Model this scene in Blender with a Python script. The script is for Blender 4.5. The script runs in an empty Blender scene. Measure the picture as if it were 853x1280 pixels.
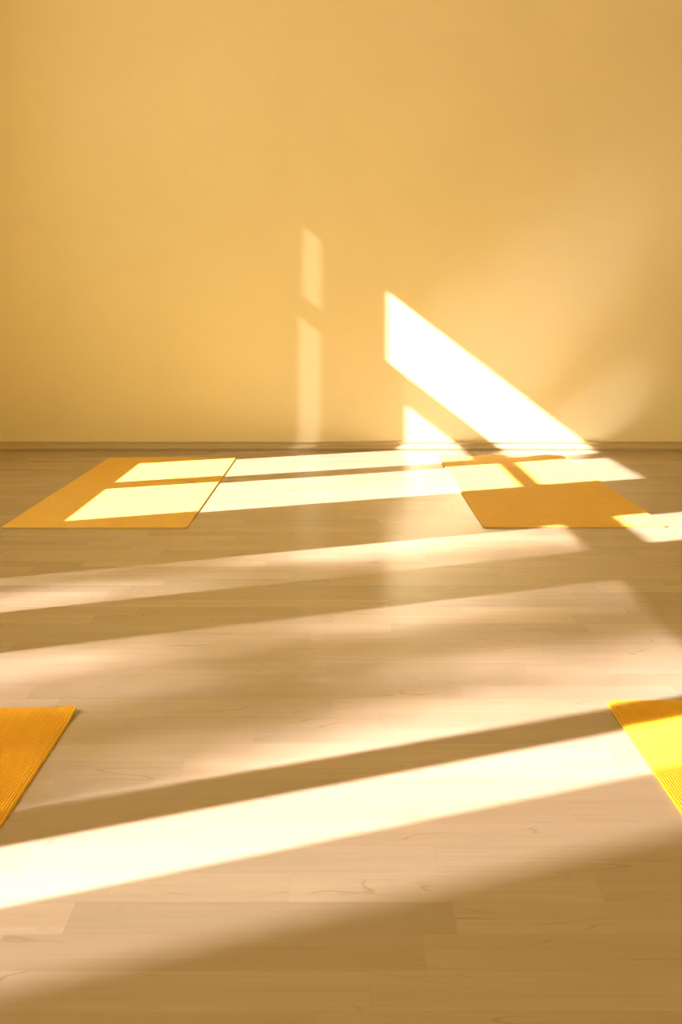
import bpy, bmesh, math, random
from mathutils import Vector
random.seed(7)
S = bpy.context.scene
C = S.collection

# ------------------------------------------------------------------ sizes (metres)
XL, XR, YF, YB, ZC = -1.9, 4.6, -3.0, 5.97, 2.9      # room shell
CAM_H, FOCAL = 0.71, 1480.0                          # eye height, focal length in pixels of 853x1280
SUN_A, SUN_B = 0.465, 0.77                           # sun travel: dY/dX and drop per dX

# ------------------------------------------------------------------ helpers
def obj(name, bm, mat, parent=None, smooth=False):
    me = bpy.data.meshes.new(name)
    bmesh.ops.recalc_face_normals(bm, faces=bm.faces[:])
    bm.to_mesh(me); bm.free()
    me.materials.append(mat)
    if smooth:
        for p in me.polygons: p.use_smooth = True
    o = bpy.data.objects.new(name, me); C.objects.link(o)
    if parent: o.parent = parent
    return o

def box(bm, x0, x1, y0, y1, z0, z1):
    v = [bm.verts.new(p) for p in ((x0,y0,z0),(x1,y0,z0),(x1,y1,z0),(x0,y1,z0),(x0,y0,z1),(x1,y0,z1),(x1,y1,z1),(x0,y1,z1))]
    for f in ((0,3,2,1),(4,5,6,7),(0,1,5,4),(1,2,6,5),(2,3,7,6),(3,0,4,7)):
        bm.faces.new([v[i] for i in f])

def boxes(*bs):
    bm = bmesh.new()
    for b in bs: box(bm, *b)
    return bm

def struct(o):
    o['kind'] = 'structure'; return o

def empty(name, loc=(0,0,0)):
    o = bpy.data.objects.new(name, None); C.objects.link(o); o.location = loc
    return o

class NT:
    """small node-tree helper"""
    def __init__(s, name):
        s.m = bpy.data.materials.new(name); s.m.use_nodes = True
        s.t = s.m.node_tree; s.t.nodes.clear()
        s.out = s.t.nodes.new('ShaderNodeOutputMaterial')
    def n(s, kind, **kw):
        nd = s.t.nodes.new(kind)
        for k, v in kw.items(): setattr(nd, k, v)
        return nd
    def put(s, sock, v):
        if isinstance(v, bpy.types.NodeSocket): s.t.links.new(v, sock)
        elif v is not None: sock.default_value = v
    def math(s, op, a, b=None, c=None, clamp=False):
        nd = s.n('ShaderNodeMath', operation=op, use_clamp=clamp)
        for i, v in enumerate((a, b, c)): s.put(nd.inputs[i], v)
        return nd.outputs[0]
    def mix(s, f, a, b, blend='MIX'):
        nd = s.n('ShaderNodeMix', data_type='RGBA', blend_type=blend)
        s.put(nd.inputs[0], f); s.put(nd.inputs[6], a); s.put(nd.inputs[7], b)
        return nd.outputs[2]
    def ramp(s, f, lo, hi):
        nd = s.n('ShaderNodeMapRange', clamp=True)
        s.put(nd.inputs[0], f); nd.inputs[1].default_value = lo; nd.inputs[2].default_value = hi
        return nd.outputs[0]
    def noise(s, vec, scale, detail=2.0, rough=0.5, dist=0.0):
        nd = s.n('ShaderNodeTexNoise'); s.put(nd.inputs['Vector'], vec)
        nd.inputs['Scale'].default_value = scale; nd.inputs['Detail'].default_value = detail
        nd.inputs['Roughness'].default_value = rough; nd.inputs['Distortion'].default_value = dist
        return nd.outputs['Fac']
    def white(s, *xs):
        nd = s.n('ShaderNodeTexWhiteNoise', noise_dimensions='3D'); s.put(nd.inputs['Vector'], s.xyz(*xs))
        return nd.outputs['Value']
    def xyz(s, *xs):
        nd = s.n('ShaderNodeCombineXYZ')
        for i, v in enumerate(xs): s.put(nd.inputs[i], v)
        return nd.outputs[0]
    def pos(s):
        nd = s.n('ShaderNodeTexCoord'); sp = s.n('ShaderNodeSeparateXYZ')
        s.t.links.new(nd.outputs['Object'], sp.inputs[0])
        return nd.outputs['Object'], sp.outputs[0], sp.outputs[1], sp.outputs[2]
    def bump(s, h, strength, dist):
        nd = s.n('ShaderNodeBump'); s.put(nd.inputs['Height'], h)
        nd.inputs['Strength'].default_value = strength; nd.inputs['Distance'].default_value = dist
        return nd.outputs[0]
    def principled(s, col, rough, spec=0.5, normal=None, **kw):
        p = s.n('ShaderNodeBsdfPrincipled')
        s.put(p.inputs['Base Color'], col); s.put(p.inputs['Roughness'], rough)
        p.inputs['Specular IOR Level'].default_value = spec
        if normal is not None: s.put(p.inputs['Normal'], normal)
        for k, v in kw.items(): s.put(p.inputs[k], v)
        s.t.links.new(p.outputs[0], s.out.inputs[0])
        return s.m

def rgb(r, g, b): return (r, g, b, 1.0)

# ------------------------------------------------------------------ materials
def mat_wall(name, WALL):
    t = NT(name); v, x, y, z = t.pos()
    n = t.noise(v, 2.0, 3.0); f = t.noise(v, 170.0, 2.0)
    col = t.mix(t.ramp(n, 0.3, 0.7), rgb(*WALL), rgb(*[c * 0.965 for c in WALL]))
    return t.principled(col, 0.75, 0.25, t.bump(f, 0.25, 0.002))

def mat_plain(name, col, rough=0.6, spec=0.4, var=0.05, scale=6.0):
    t = NT(name); v, *_ = t.pos()
    n = t.noise(v, scale, 3.0)
    return t.principled(t.mix(n, rgb(*col), rgb(*[c * (1 - var) for c in col])), rough, spec)

def mat_floor():
    t = NT('maple strip laminate'); v, x, y, z = t.pos()
    W = 0.0737
    r = t.math('DIVIDE', t.math('SUBTRACT', y, 1.196), W)
    row = t.math('FLOOR', r); fr = t.math('FRACT', r)
    rn = t.white(row, 3.7, 1.3); rn2 = t.white(row, 9.1, 5.5)
    L = t.math('MULTIPLY_ADD', rn2, 0.22, 0.34)
    cx = t.math('DIVIDE', t.math('MULTIPLY_ADD', rn, 7.0, x), L)
    colm = t.math('FLOOR', cx); fx = t.math('FRACT', cx)
    idv = t.white(row, colm, 2.2); id2 = t.white(row, colm, 8.8)
    off = t.math('MULTIPLY', idv, 37.0)
    # broad tone along the strip, fine fibre, and thin cathedral figure
    g1 = t.noise(t.xyz(t.math('MULTIPLY', x, 1.6), t.math('MULTIPLY', y, 26.0), off), 1.0, 3.0, 0.55, 0.4)
    g2 = t.noise(t.xyz(t.math('MULTIPLY', x, 6.0), t.math('MULTIPLY', y, 170.0), off), 1.0, 3.0, 0.6)
    fg = t.noise(t.xyz(t.math('MULTIPLY', x, 3.0), t.math('MULTIPLY', y, 15.0), off), 1.0, 1.5, 0.5, 0.25)
    ln = t.math('ABSOLUTE', t.math('SUBTRACT', t.math('FRACT', t.math('MULTIPLY', fg, 7.0)), 0.5))
    line = t.math('SUBTRACT', 1.0, t.ramp(ln, 0.0, 0.06))
    mask = t.ramp(t.noise(t.xyz(t.math('MULTIPLY', x, 4.0), t.math('MULTIPLY', y, 14.0), t.math('ADD', off, 11.0)), 1.0, 2.0), 0.52, 0.68)
    fig = t.math('MULTIPLY', line, mask)
    c = t.mix(idv, rgb(*[a * 0.86 for a in FLOOR]), rgb(*[a * 1.12 for a in FLOOR]))
    c = t.mix(t.math('MULTIPLY', id2, 0.5), c, rgb(FLOOR[0] * 1.03, FLOOR[1] * 0.93, FLOOR[2] * 0.82))
    c = t.mix(t.math('MULTIPLY', t.ramp(g1, 0.35, 0.75), 0.28), c, rgb(*[a * b for a, b in zip(FLOOR, (0.72, 0.64, 0.52))]))
    c = t.mix(t.math('MULTIPLY', t.ramp(g2, 0.35, 0.75), 0.22), c, rgb(*[a * b for a, b in zip(FLOOR, (0.70, 0.60, 0.48))]))
    c = t.mix(t.math('MULTIPLY', fig, 0.5), c, rgb(*[a * b for a, b in zip(FLOOR, (0.50, 0.36, 0.24))]))
    # seams between strips and at strip ends
    s1 = t.math('LESS_THAN', fr, 0.012); s2 = t.math('LESS_THAN', t.math('MULTIPLY', fx, L), 0.0012)
    seam = t.math('MAXIMUM', s1, s2)
    c = t.mix(t.math('MULTIPLY', seam, 0.14), c, rgb(0.22, 0.13, 0.05))
    # a few specks of dirt
    vo = t.n('ShaderNodeTexVoronoi', feature='F1'); t.put(vo.inputs['Vector'], v); vo.inputs['Scale'].default_value = 3.1
    sp = t.math('LESS_THAN', vo.outputs['Distance'], 0.0075)
    c = t.mix(t.math('MULTIPLY', sp, 0.55), c, rgb(0.12, 0.07, 0.03))
    h = t.noise(t.xyz(t.math('MULTIPLY', x, 5.0), t.math('MULTIPLY', y, 90.0), 0.0), 1.0, 2.0)
    ro = 0.23
    return t.principled(c, ro, 0.85, t.bump(h, 0.04, 0.0003))

def mat_mat(name, col, fine):
    t = NT(name); v, x, y, z = t.pos()
    n1 = t.noise(v, 9.0, 3.0); n2 = t.noise(v, fine, 2.0)
    c = t.mix(t.ramp(n1, 0.3, 0.7), rgb(*col), rgb(col[0] * 0.95, col[1] * 0.92, col[2] * 0.85))
    c = t.mix(t.math('MULTIPLY', t.ramp(n2, 0.45, 0.75), 0.22), c, rgb(col[0] * 0.82, col[1] * 0.72, col[2] * 0.5))
    return t.principled(c, 0.75, 0.25, t.bump(n2, 0.35, 0.001))

def mat_glass(name, through, gloss=0.06):
    t = NT(name)
    tr = t.n('ShaderNodeBsdfTransparent'); tr.inputs[0].default_value = rgb(through, through, through)
    gl = t.n('ShaderNodeBsdfGlossy'); gl.inputs['Roughness'].default_value = 0.02
    mx = t.n('ShaderNodeMixShader'); mx.inputs[0].default_value = gloss
    t.t.links.new(tr.outputs[0], mx.inputs[1]); t.t.links.new(gl.outputs[0], mx.inputs[2])
    t.t.links.new(mx.outputs[0], t.out.inputs[0])
    return t.m

def mat_sheer(name, col, through, trans=0.5):
    """thin woven cloth: some light straight through the weave, some scattered"""
    t = NT(name)
    tr = t.n('ShaderNodeBsdfTransparent')
    di = t.n('ShaderNodeBsdfDiffuse'); di.inputs[0].default_value = rgb(*col)
    tl = t.n('ShaderNodeBsdfTranslucent'); tl.inputs[0].default_value = rgb(*col)
    m1 = t.n('ShaderNodeMixShader'); m1.inputs[0].default_value = trans
    m2 = t.n('ShaderNodeMixShader'); m2.inputs[0].default_value = through
    L = t.t.links.new
    L(di.outputs[0], m1.inputs[1]); L(tl.outputs[0], m1.inputs[2])
    L(m1.outputs[0], m2.inputs[1]); L(tr.outputs[0], m2.inputs[2]); L(m2.outputs[0], t.out.inputs[0])
    return t.m

WALL = (0.82, 0.725, 0.43)
FLOOR = (0.42, 0.335, 0.24)
M_WALL = mat_wall('yellow plaster', WALL); M_SIDE = mat_wall('deep yellow plaster', (0.84, 0.66, 0.16)); M_FLOOR = mat_floor()
M_CEIL = mat_plain('cream ceiling paint', (0.88, 0.79, 0.40), 0.8)
M_BASE = mat_plain('beige skirting', (0.56, 0.45, 0.25), 0.45)
M_PVC = mat_plain('white window frame', (0.82, 0.80, 0.74), 0.35)
M_GLASS = mat_glass('window glass', 0.97)
M_DIM_GLASS = mat_glass('dimmed narrow glass', 0.30)  # transmission cut to dim the thin sun strip on the back wall
M_SCREEN = mat_sheer('insect mesh', (0.3, 0.3, 0.3), 0.55, 0.0)
M_SHEER = mat_sheer('sheer curtain cloth', (0.85, 0.78, 0.62), 0.25, 0.5)
M_METAL = mat_plain('brushed metal', (0.6, 0.6, 0.58), 0.3, 0.8)
M_GROUND = mat_plain('outdoor paving', (0.45, 0.42, 0.36), 0.9)
M_LEAF = mat_plain('green leaf', (0.10, 0.18, 0.04), 0.6)
M_BARK = mat_plain('brown bark', (0.16, 0.11, 0.07), 0.9)
M_RIB = mat_mat('ribbed amber foam', (0.82, 0.47, 0.03), 420.0)
M_FLAT = mat_mat('amber foam', (0.86, 0.57, 0.135), 260.0)

# ------------------------------------------------------------------ room shell
T = 0.12
bm = bmesh.new()
vs = [bm.verts.new(p) for p in ((XL-T, YF-T, 0), (XR+T, YF-T, 0), (XR+T, YB+T, 0), (XL-T, YB+T, 0))]
bm.faces.new(vs); r = bmesh.ops.extrude_face_region(bm, geom=bm.faces[:])
for g in r['geom']:
    if isinstance(g, bmesh.types.BMVert): g.co.z = -0.1
struct(obj('floor', bm, M_FLOOR))
struct(obj('ceiling', boxes((XL-T, XR+T, YF-T, YB+T, ZC, ZC+0.1)), M_CEIL))
struct(obj('wall_back', boxes((XL-T, XR+T, YB, YB+T, 0, ZC)), M_WALL))
struct(obj('wall_right', boxes((XR, XR+T, YF, YB, 0, ZC)), M_SIDE))

# window openings of the left wall: (y0, y1) and z range
Z0, Z1 = 0.66, 2.53
W1 = (3.36, 5.32); W2 = (0.28, 2.80)
struct(obj('wall_left', boxes(
    (XL-T, XL, YF, YB, 0, Z0), (XL-T, XL, YF, YB, Z1, ZC),
    (XL-T, XL, YF, W2[0], Z0, Z1), (XL-T, XL, W2[1], W1[0], Z0, Z1), (XL-T, XL, W1[1], YB, Z0, Z1)), M_WALL))
# wall behind the viewer; its wide window is unseen, added for ambient light
FX0, FX1 = -0.6, 4.0
struct(obj('wall_front', boxes(
    (XL-T, XR+T, YF-T, YF, 0, 0.5), (XL-T, XR+T, YF-T, YF, 2.5, ZC),
    (XL-T, FX0, YF-T, YF, 0.5, 2.5), (FX1, XR+T, YF-T, YF, 0.5, 2.5)), M_SIDE))

# skirting: moulded profile (distance from wall, height) run along the wall
PROF = [(0, 0.041), (0.007, 0.041), (0.010, 0.0395), (0.0115, 0.037), (0.0085, 0.034), (0.0075, 0.029), (0.0085, 0.023),
        (0.012, 0.019), (0.0175, 0.0165), (0.020, 0.013), (0.021, 0.009), (0.0195, 0.004), (0.0165, 0.0025), (0.0165, 0), (0, 0)]
def skirting(name, fn, a, b):
    bm = bmesh.new()
    A = [bm.verts.new(fn(a, d, h)) for d, h in PROF]; B = [bm.verts.new(fn(b, d, h)) for d, h in PROF]
    n = len(PROF)
    for i in range(n): bm.faces.new((A[i], A[(i+1) % n], B[(i+1) % n], B[i]))
    bm.faces.new(A); bm.faces.new(B[::-1])
    struct(obj(name, bm, M_BASE))
skirting('baseboard_back', lambda s, d, h: (s, YB - d, h), XL, XR)
skirting('baseboard_left', lambda s, d, h: (XL + d, s, h), YF, YB - 0.02)
skirting('baseboard_right', lambda s, d, h: (XR - d, s, h), YF, YB - 0.02)

# ------------------------------------------------------------------ windows of the left wall
HD = 0.03                      # half depth of a frame
DY, DZ = SUN_A * HD, SUN_B * HD
def window_left(name, span, panes, tops, zs, head, tb, tt, dimmed=(), screen=False):
    """panes / tops: clear light widths (y0,y1) as the sun sees them at the glass plane"""
    root = struct(empty(name, (XL, sum(span) / 2, Z0)))
    inv = (-XL, -sum(span) / 2, -Z0)
    def add(nm, bs, m):
        bs = [(b[0]+inv[0], b[1]+inv[0], b[2]+inv[1], b[3]+inv[1], b[4]+inv[2], b[5]+inv[2]) for b in bs]
        return obj(nm, boxes(*bs), m, root)
    x0, x1 = XL - HD, XL + HD
    zs -= DZ; head += DZ; tb -= DZ; tt += DZ
    def row(ps, za, zb):
        cur = span[0]; out = []
        for a, b in ps:
            out.append((x0, x1, cur, a - DY, za, zb)); cur = b + DY
        out.append((x0, x1, cur, span[1], za, zb))
        return out
    add('frame', [(x0, x1, span[0], span[1], Z0, zs), (x0, x1, span[0], span[1], tt, Z1)], M_PVC)
    add('transom', [(x0, x1, span[0], span[1], head, tb)], M_PVC)
    for b in row([p[:2] for p in panes], zs, head): add('mullion', [b], M_PVC)
    low = [p for p in panes if len(p) > 2]        # sashes with a deeper top rail
    for a, b, h in low: add('top_rail', [(x0, x1, a - DY, b + DY, h + DZ, head)], M_PVC)
    for b in row(tops, tb, tt): add('mullion', [b], M_PVC)
    for i, (a, b, *_) in enumerate(panes):
        add('pane', [(XL-0.004, XL+0.004, a - DY, b + DY, zs, head)], M_DIM_GLASS if i in dimmed else M_GLASS)
    for i, (a, b) in enumerate(tops):
        add('pane', [(XL-0.004, XL+0.004, a - DY, b + DY, tb, tt)], M_DIM_GLASS if i in dimmed else M_GLASS)
    if screen:
        add('insect_screen', [(XL-0.0255, XL-0.0245, span[0] + 0.02, span[1] - 0.02, Z0 + 0.02, Z1 - 0.02)], M_SCREEN)
    add('sill', [(XL + HD, XL + 0.16, span[0] - 0.05, span[1] + 0.05, Z0 - 0.05, Z0 - 0.02)], M_PVC)
    return root

P1 = [(3.475, 4.168), (4.352, 4.930, 1.935), (5.135, 5.185, 1.970)]
window_left('window_1', W1, P1, [(3.49, 4.168), (4.352, 4.975), (5.133, 5.175)], 0.745, 2.015, 2.09, 2.44, dimmed=(2,))
P2 = [(0.40, 0.885), (1.000, 1.885), (2.255, 2.650)]
window_left('window_2', W2, P2, [(0.40, 0.885), (1.0, 1.885), (2.275, 2.700)], 0.745, 2.02, 2.19, 2.44)

w3 = struct(empty('fill_window', (0, YF, 0.5)))
def w3add(nm, bs, m): return obj(nm, boxes(*[(a, b, c, d, e - 0.5, f - 0.5) for a, b, c, d, e, f in bs]), m, w3)
y0, y1 = -0.09, -0.03
w3add('frame', [(FX0, FX1, y0, y1, 0.5, 0.57), (FX0, FX1, y0, y1, 2.43, 2.5), (FX0, FX0+0.07, y0, y1, 0.57, 2.43), (FX1-0.07, FX1, y0, y1, 0.57, 2.43)], M_PVC)
for k in range(1, 4):
    xm = FX0 + (FX1 - FX0) * k / 4
    w3add('mullion', [(xm - 0.04, xm + 0.04, y0, y1, 0.57, 2.43)], M_PVC)
for k in range(4):
    a = FX0 + (FX1 - FX0) * k / 4; b = FX0 + (FX1 - FX0) * (k + 1) / 4
    w3add('pane', [(a + 0.06, b - 0.06, -0.064, -0.056, 0.57, 2.43)], M_GLASS)

# ------------------------------------------------------------------ sheer curtain at the near end of the near window
def curtain(name, label, y0, y1, z0, z1, x):
    bm = bmesh.new(); n = 60; rows = 12
    g = []
    for j in range(rows + 1):
        z = z1 + (z0 - z1) * j / rows
        g.append([bm.verts.new((x + 0.018 * math.sin(i * 0.9) * (0.5 + 0.5 * j / rows), y0 + (y1 - y0) * i / n, z)) for i in range(n + 1)])
    for j in range(rows):
        for i in range(n): bm.faces.new((g[j][i], g[j][i+1], g[j+1][i+1], g[j+1][i]))
    o = obj(name, bm, M_SHEER, None, True)
    o['label'] = label; o['category'] = 'curtain'
    return o
CX = XL + 0.085
curtain('sheer_curtain', 'sheer cream curtain gathered at the near end of the near window', 0.30 + SUN_A * 0.085, 0.705 + SUN_A * 0.085, 0.12, 2.64, CX)
rod = bmesh.new()
bmesh.ops.create_cone(rod, cap_ends=True, segments=16, radius1=0.011, radius2=0.011, depth=2.9)
for v in rod.verts: v.co = Vector((v.co.x, v.co.z, v.co.y))
ro = obj('curtain_rod', rod, M_METAL, None, True); ro.location = (CX, 1.6, 2.655)
ro['label'] = 'slim metal curtain rod above the near window'; ro['category'] = 'curtain rod'
for yy in (-1.3, 1.3):
    obj('bracket', boxes((-(CX - XL), 0.0, yy - 0.012, yy + 0.012, -0.012, 0.012)), M_METAL, ro)

# ------------------------------------------------------------------ yoga mats
def yoga_mat(name, label, x0, x1, y0, y1, mat, pitch, depth, thick=0.006, lift=None, wave=0.0, cr=0.02):
    """foam sheet with ribs running along its length; rounded corners; lift(u,v) raises the sheet"""
    bm = bmesh.new()
    w, l = x1 - x0, y1 - y0
    nr = int(w / pitch); sub = 4
    us = []
    for i in range(nr):
        for k in range(sub):
            us.append(((i + k / sub) / nr, k))
    us.append((1.0, 0))
    nv = 40
    vsn = [0.0, 0.004, 0.009] + [0.009 + (1 - 0.018) * (i / nv) for i in range(1, nv)] + [0.991, 0.996, 1.0]
    top, bot = [], []
    for u, k in us:
        x = w * u
        d = min(x, w - x)
        ins = 0.0 if d >= cr else cr - math.sqrt(max(cr * cr - (cr - d) ** 2, 0))
        ct, cb = [], []
        for v in vsn:
            y = ins + (l - 2 * ins) * v
            h = (lift(u, v) if lift else 0.0)
            h += wave * max(0, v - 0.9) * 10 * (0.5 + 0.5 * math.sin(u * 15.0 + 1.0)) if wave else 0.0
            e = min(x, w - x, v * l, (1 - v) * l)
            edge = 0.0015 * max(0, 1 - e / 0.006)
            rib = depth * (0.0, 0.7, 1.0, 0.7)[k]
            ct.append(bm.verts.new((x, y, thick - depth + rib - edge + h)))
            cb.append(bm.verts.new((x, y, 0.0005 + h * 0.97)))
        top.append(ct); bot.append(cb)
    n, m = len(us), len(vsn)
    for i in range(n - 1):
        for j in range(m - 1):
            bm.faces.new((top[i][j], top[i+1][j], top[i+1][j+1], top[i][j+1]))
            bm.faces.new((bot[i][j], bot[i][j+1], bot[i+1][j+1], bot[i+1][j]))
        bm.faces.new((top[i][0], bot[i][0], bot[i+1][0], top[i+1][0]))
        bm.faces.new((top[i][-1], top[i+1][-1], bot[i+1][-1], bot[i][-1]))
    for j in range(m - 1):
        bm.faces.new((top[0][j], top[0][j+1], bot[0][j+1], bot[0][j]))
        bm.faces.new((top[-1][j], bot[-1][j], bot[-1][j+1], top[-1][j+1]))
    o = obj(name, bm, mat); o.location = (x0, y0, 0)
    o['label'] = label; o['category'] = 'yoga mat'; o['group'] = 'yoga mats on the floor'
    return o

def curl(u, v):          # raised far right corner of the front left mat
    d = math.hypot((1 - u) * 0.6, (1 - v) * 1.8)
    return 0.0065 * max(0.0, 1 - d / 0.06) ** 1.5
yoga_mat('yoga_mat', 'yellow yoga mat by the back wall, left side, with two bars of sunlight across it', -1.100, -0.498, 3.825, 5.62, M_FLAT, 0.006, 0.0006)
yoga_mat('yoga_mat', 'yellow yoga mat by the back wall, right side, mostly in shade with small sun patches', 0.463, 1.063, 3.84, 5.67, M_FLAT, 0.006, 0.0006, wave=0.007)
yoga_mat('yoga_mat', 'ribbed yellow yoga mat with a curled corner, cut off by the left picture edge', -1.065, -0.466, 0.29, 2.095, M_RIB, 0.0042, 0.0017, lift=curl)
yoga_mat('yoga_mat', 'ribbed yellow yoga mat cut off by the right picture edge, striped by sun and shadow', 0.477, 1.077, 0.33, 2.135, M_RIB, 0.0042, 0.0017)

# ------------------------------------------------------------------ outside: ground and a tree whose crown stands between sun and near window
struct(obj('ground', boxes((-40, 40, -40, 40, -0.6, -0.45)), M_GROUND))
LX = 12.0                                  # metres of X between window and crown
# (y, z at the window plane, share of sun that comes through the crown there)
THRU = [
    (1.763, 0.999, 0.85), (1.763, 0.956, 0.85), (1.810, 1.106, 0.70), (1.828, 1.227, 0.30), (1.830, 1.331, 0.25),
    (1.823, 1.454, 0.60), (1.804, 1.568, 0.80), (1.808, 1.658, 0.82), (1.838, 1.803, 0.40), (1.850, 1.923, 0.40),
    (1.719, 1.934, 0.45), (1.471, 1.981, 0.40), (1.570, 1.033, 0.50), (1.578, 1.137, 0.62), (1.542, 1.196, 0.60),
    (1.559, 1.250, 0.35), (1.555, 1.344, 0.02), (1.488, 1.455, 0.05), (1.482, 1.556, 0.40), (1.548, 1.639, 0.25),
    (1.565, 1.769, 0.05), (1.482, 1.906, 0.10), (1.412, 1.968, 0.20), (1.685, 1.863, 0.35), (1.671, 1.707, 0.25),
    (1.329, 1.674, 0.72), (1.256, 1.796, 0.65), (1.229, 1.715, 0.70), (1.220, 1.898, 0.85), (1.094, 1.938, 0.98),
    (1.094, 1.821, 0.82), (1.213, 2.000, 0.60), (1.334, 1.624, 0.65), (1.218, 1.615, 0.55), (1.251, 1.523, 0.20),
    (1.306, 1.433, 0.08), (1.328, 1.323, 0.05), (1.306, 1.222, 0.03), (1.371, 1.116, 0.20), (1.164, 1.104, 0.15),
    (1.141, 1.195, 0.02), (1.416, 1.041, 0.35), (1.193, 1.282, 0.10), (1.114, 1.541, 0.80), (1.145, 1.456, 0.60),
    (1.095, 1.386, 0.85), (1.071, 1.339, 0.75), (1.032, 1.296, 0.55), (1.007, 1.238, 0.30), (0.988, 1.175, 0.15),
    (1.056, 1.604, 0.95), (1.037, 1.669, 0.88), (1.041, 1.763, 0.75), (0.999, 1.486, 1.00), (1.003, 1.568, 1.00),
    (1.021, 1.098, 0.10), (1.012, 1.437, 0.97), (2.390, 0.890, 0.75), (2.343, 1.036, 0.80), (2.488, 1.170, 0.35),
    (2.510, 1.298, 0.50), (2.545, 1.416, 0.90), (2.583, 1.543, 1.00), (2.552, 1.693, 0.90), (2.509, 1.867, 0.85),
    (2.499, 1.989, 0.85), (2.339, 1.259, 0.10), (2.317, 1.452, 0.30), (2.365, 1.626, 0.60), (2.385, 1.775, 0.55),
    (2.561, 0.817, 0.45), (2.588, 1.004, 0.35), (2.232, 0.956, 0.75), (2.296, 1.113, 0.60),
]
def through(y, z):
    sw = st = 0.0
    for a, b, tv in THRU:
        d2 = ((y - a) / 0.08) ** 2 + ((z - b) / 0.13) ** 2
        w = math.exp(-d2) + 1e-9
        sw += w; st += w * (0.22 * tv + 0.78 * tv ** 5)
    return st / sw
tree = empty('tree', (XL - LX, 1.8 - SUN_A * LX, -0.45))
tree['label'] = 'leafy tree standing outside the near window'; tree['category'] = 'tree'
lf = bmesh.new()
def leaf(c, size):
    a, b = Vector((random.gauss(0, 1), random.gauss(0, 1), random.gauss(0, 1))).normalized(), Vector((random.gauss(0, 1), random.gauss(0, 1), random.gauss(0, 1)))
    b = (b - a * b.dot(a)).normalized()
    p = [c + a * size, c + a * size * 0.3 + b * size * 0.42, c - a * size * 0.5 + b * size * 0.36, c - a * size,
         c - a * size * 0.5 - b * size * 0.36, c + a * size * 0.3 - b * size * 0.42]
    lf.faces.new([lf.verts.new(q) for q in p])
NL = 21000
for _ in range(NL):
    y = random.uniform(0.95, 2.72); z = random.uniform(0.55, 2.12)
    dens = -math.log(max(through(y, z), 0.02)) / 3.91
    if random.random() > dens: continue
    t = LX + random.uniform(-1.2, 1.2)
    c = Vector((XL - t, y - SUN_A * t, z + SUN_B * t)) - tree.location
    leaf(c, random.uniform(0.02, 0.03))
for _ in range(5000):                      # top of the crown, above every sun ray that reaches the window
    a = random.uniform(0, 6.283); r = random.random() ** 0.5 * 1.6; h = random.uniform(0, 1) 
    c = Vector((r * math.cos(a), r * math.sin(a) - 0.1, 2.75 + SUN_B * LX + 0.45 + 1.25 + h * 1.5 * (1 - r / 1.7)))
    leaf(c, random.uniform(0.03, 0.05))
obj('foliage', lf, M_LEAF, tree)['kind'] = 'stuff'
tk = bmesh.new()
def limb(p, q, r0, r1, seg=10):
    p, q = Vector(p), Vector(q); d = (q - p).normalized()
    u = d.cross(Vector((0.3, 1, 0.2))).normalized(); w = d.cross(u)
    A = [tk.verts.new(p + (u * math.cos(k * 6.283 / seg) + w * math.sin(k * 6.283 / seg)) * r0) for k in range(seg)]
    B = [tk.verts.new(q + (u * math.cos(k * 6.283 / seg) + w * math.sin(k * 6.283 / seg)) * r1) for k in range(seg)]
    for k in range(seg): tk.faces.new((A[k], A[(k+1) % seg], B[(k+1) % seg], B[k]))
    tk.faces.new(A[::-1]); tk.faces.new(B)
HT = SUN_B * LX - 0.2                      # where the trunk forks
limb((0, 0, 0), (0.05, 0, HT * 0.5), 0.22, 0.17); limb((0.05, 0, HT * 0.5), (0, 0.05, HT), 0.17, 0.10)
limb((0, 0.05, HT), (0.2, 0.5, HT + 1.0), 0.08, 0.03); limb((0, 0.05, HT), (-0.3, -0.4, HT + 1.1), 0.08, 0.03)
obj('trunk', tk, M_BARK, tree, True)

# unseen round pole added outside the near window to soften a sunlight edge
PX = 4.5
pm = bmesh.new()
bmesh.ops.create_cone(pm, cap_ends=True, segments=24, radius1=0.135, radius2=0.125, depth=7.6)
po = obj('shadow_pole', pm, M_BARK, None, True); po.location = (XL - PX, 0.375 - SUN_A * PX, -0.45 + 3.8)
struct(po)

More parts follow.
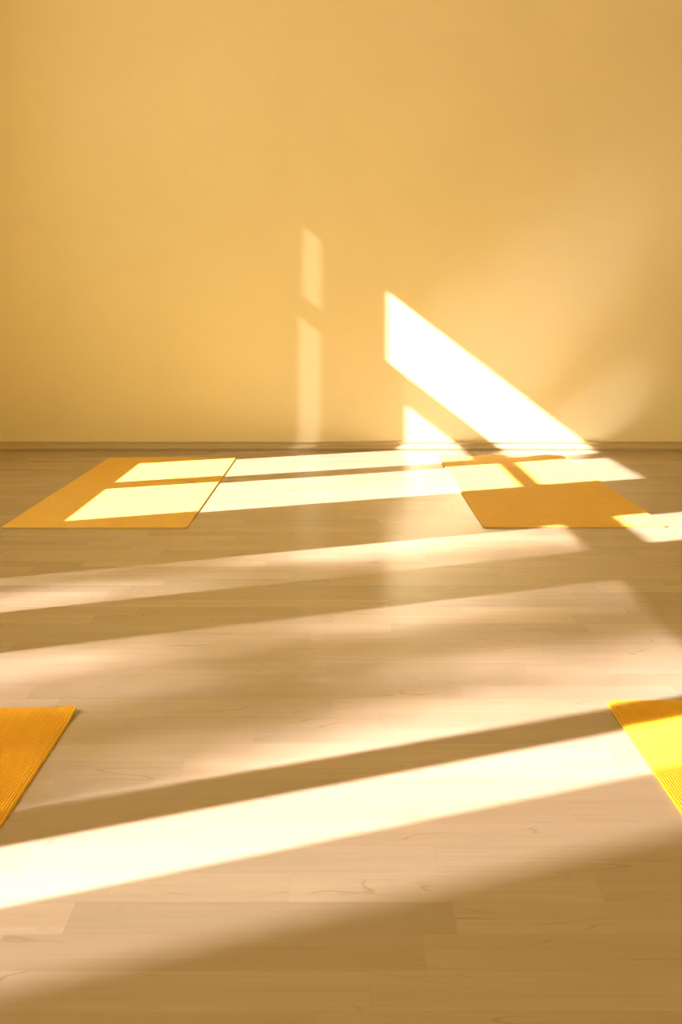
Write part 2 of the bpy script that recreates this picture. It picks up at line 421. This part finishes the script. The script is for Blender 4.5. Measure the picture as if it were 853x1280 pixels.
# ------------------------------------------------------------------ light
sun = bpy.data.lights.new('sun', 'SUN'); sun.energy = SUN_E = 31.0; sun.angle = math.radians(0.53); sun.color = (1.0, 0.905, 0.92)
so = bpy.data.objects.new('sun', sun); C.objects.link(so)
so.rotation_euler = Vector((1.0, SUN_A, -SUN_B)).to_track_quat('-Z', 'Y').to_euler(); so.location = (-8, -4, 8)
W = bpy.data.worlds.new('sky'); S.world = W; W.use_nodes = True
bg = W.node_tree.nodes['Background']; bg.inputs[0].default_value = (1.0, 0.94, 0.62, 1); bg.inputs[1].default_value = 2.6
for nm, loc, rot, sx, sy in (('window_light_near', (XL - 0.06, sum(W2) / 2, 1.6), (0, -math.pi / 2, 0), 1.85, W2[1] - W2[0]),
                             ('window_light_far', (XL - 0.06, sum(W1) / 2, 1.6), (0, -math.pi / 2, 0), 1.85, W1[1] - W1[0]),
                             ('window_light_front', ((FX0 + FX1) / 2, YF - 0.1, 1.5), (math.pi / 2, 0, 0), FX1 - FX0, 1.9)):
    a = bpy.data.lights.new(nm, 'AREA'); a.shape = 'RECTANGLE'; a.size = sx; a.size_y = sy; a.cycles.is_portal = True
    o = bpy.data.objects.new(nm, a); C.objects.link(o); o.location = loc; o.rotation_euler = rot

# ------------------------------------------------------------------ camera: level, lens shifted down
cd = bpy.data.cameras.new('camera'); cam = bpy.data.objects.new('camera', cd); C.objects.link(cam)
cam.location = (0, 0, CAM_H); cam.rotation_euler = (math.pi / 2, 0, 0)
cd.sensor_fit = 'VERTICAL'; cd.sensor_height = 36.0; cd.lens = FOCAL / 1280 * 36.0
cd.shift_y = -(640 - 386) / 1280; cd.clip_start = 0.02
S.camera = cam

S.view_settings.view_transform = 'Standard'; S.view_settings.look = 'None'
S.view_settings.gamma = 1.0; S.view_settings.exposure = 0.0; S.view_settings.use_curve_mapping = False
cy = S.cycles
cy.max_bounces = 10; cy.diffuse_bounces = 7; cy.glossy_bounces = 4; cy.transparent_max_bounces = 16
cy.caustics_reflective = True; cy.use_denoising = True; cy.sample_clamp_indirect = 0.0; cy.blur_glossy = 0.1
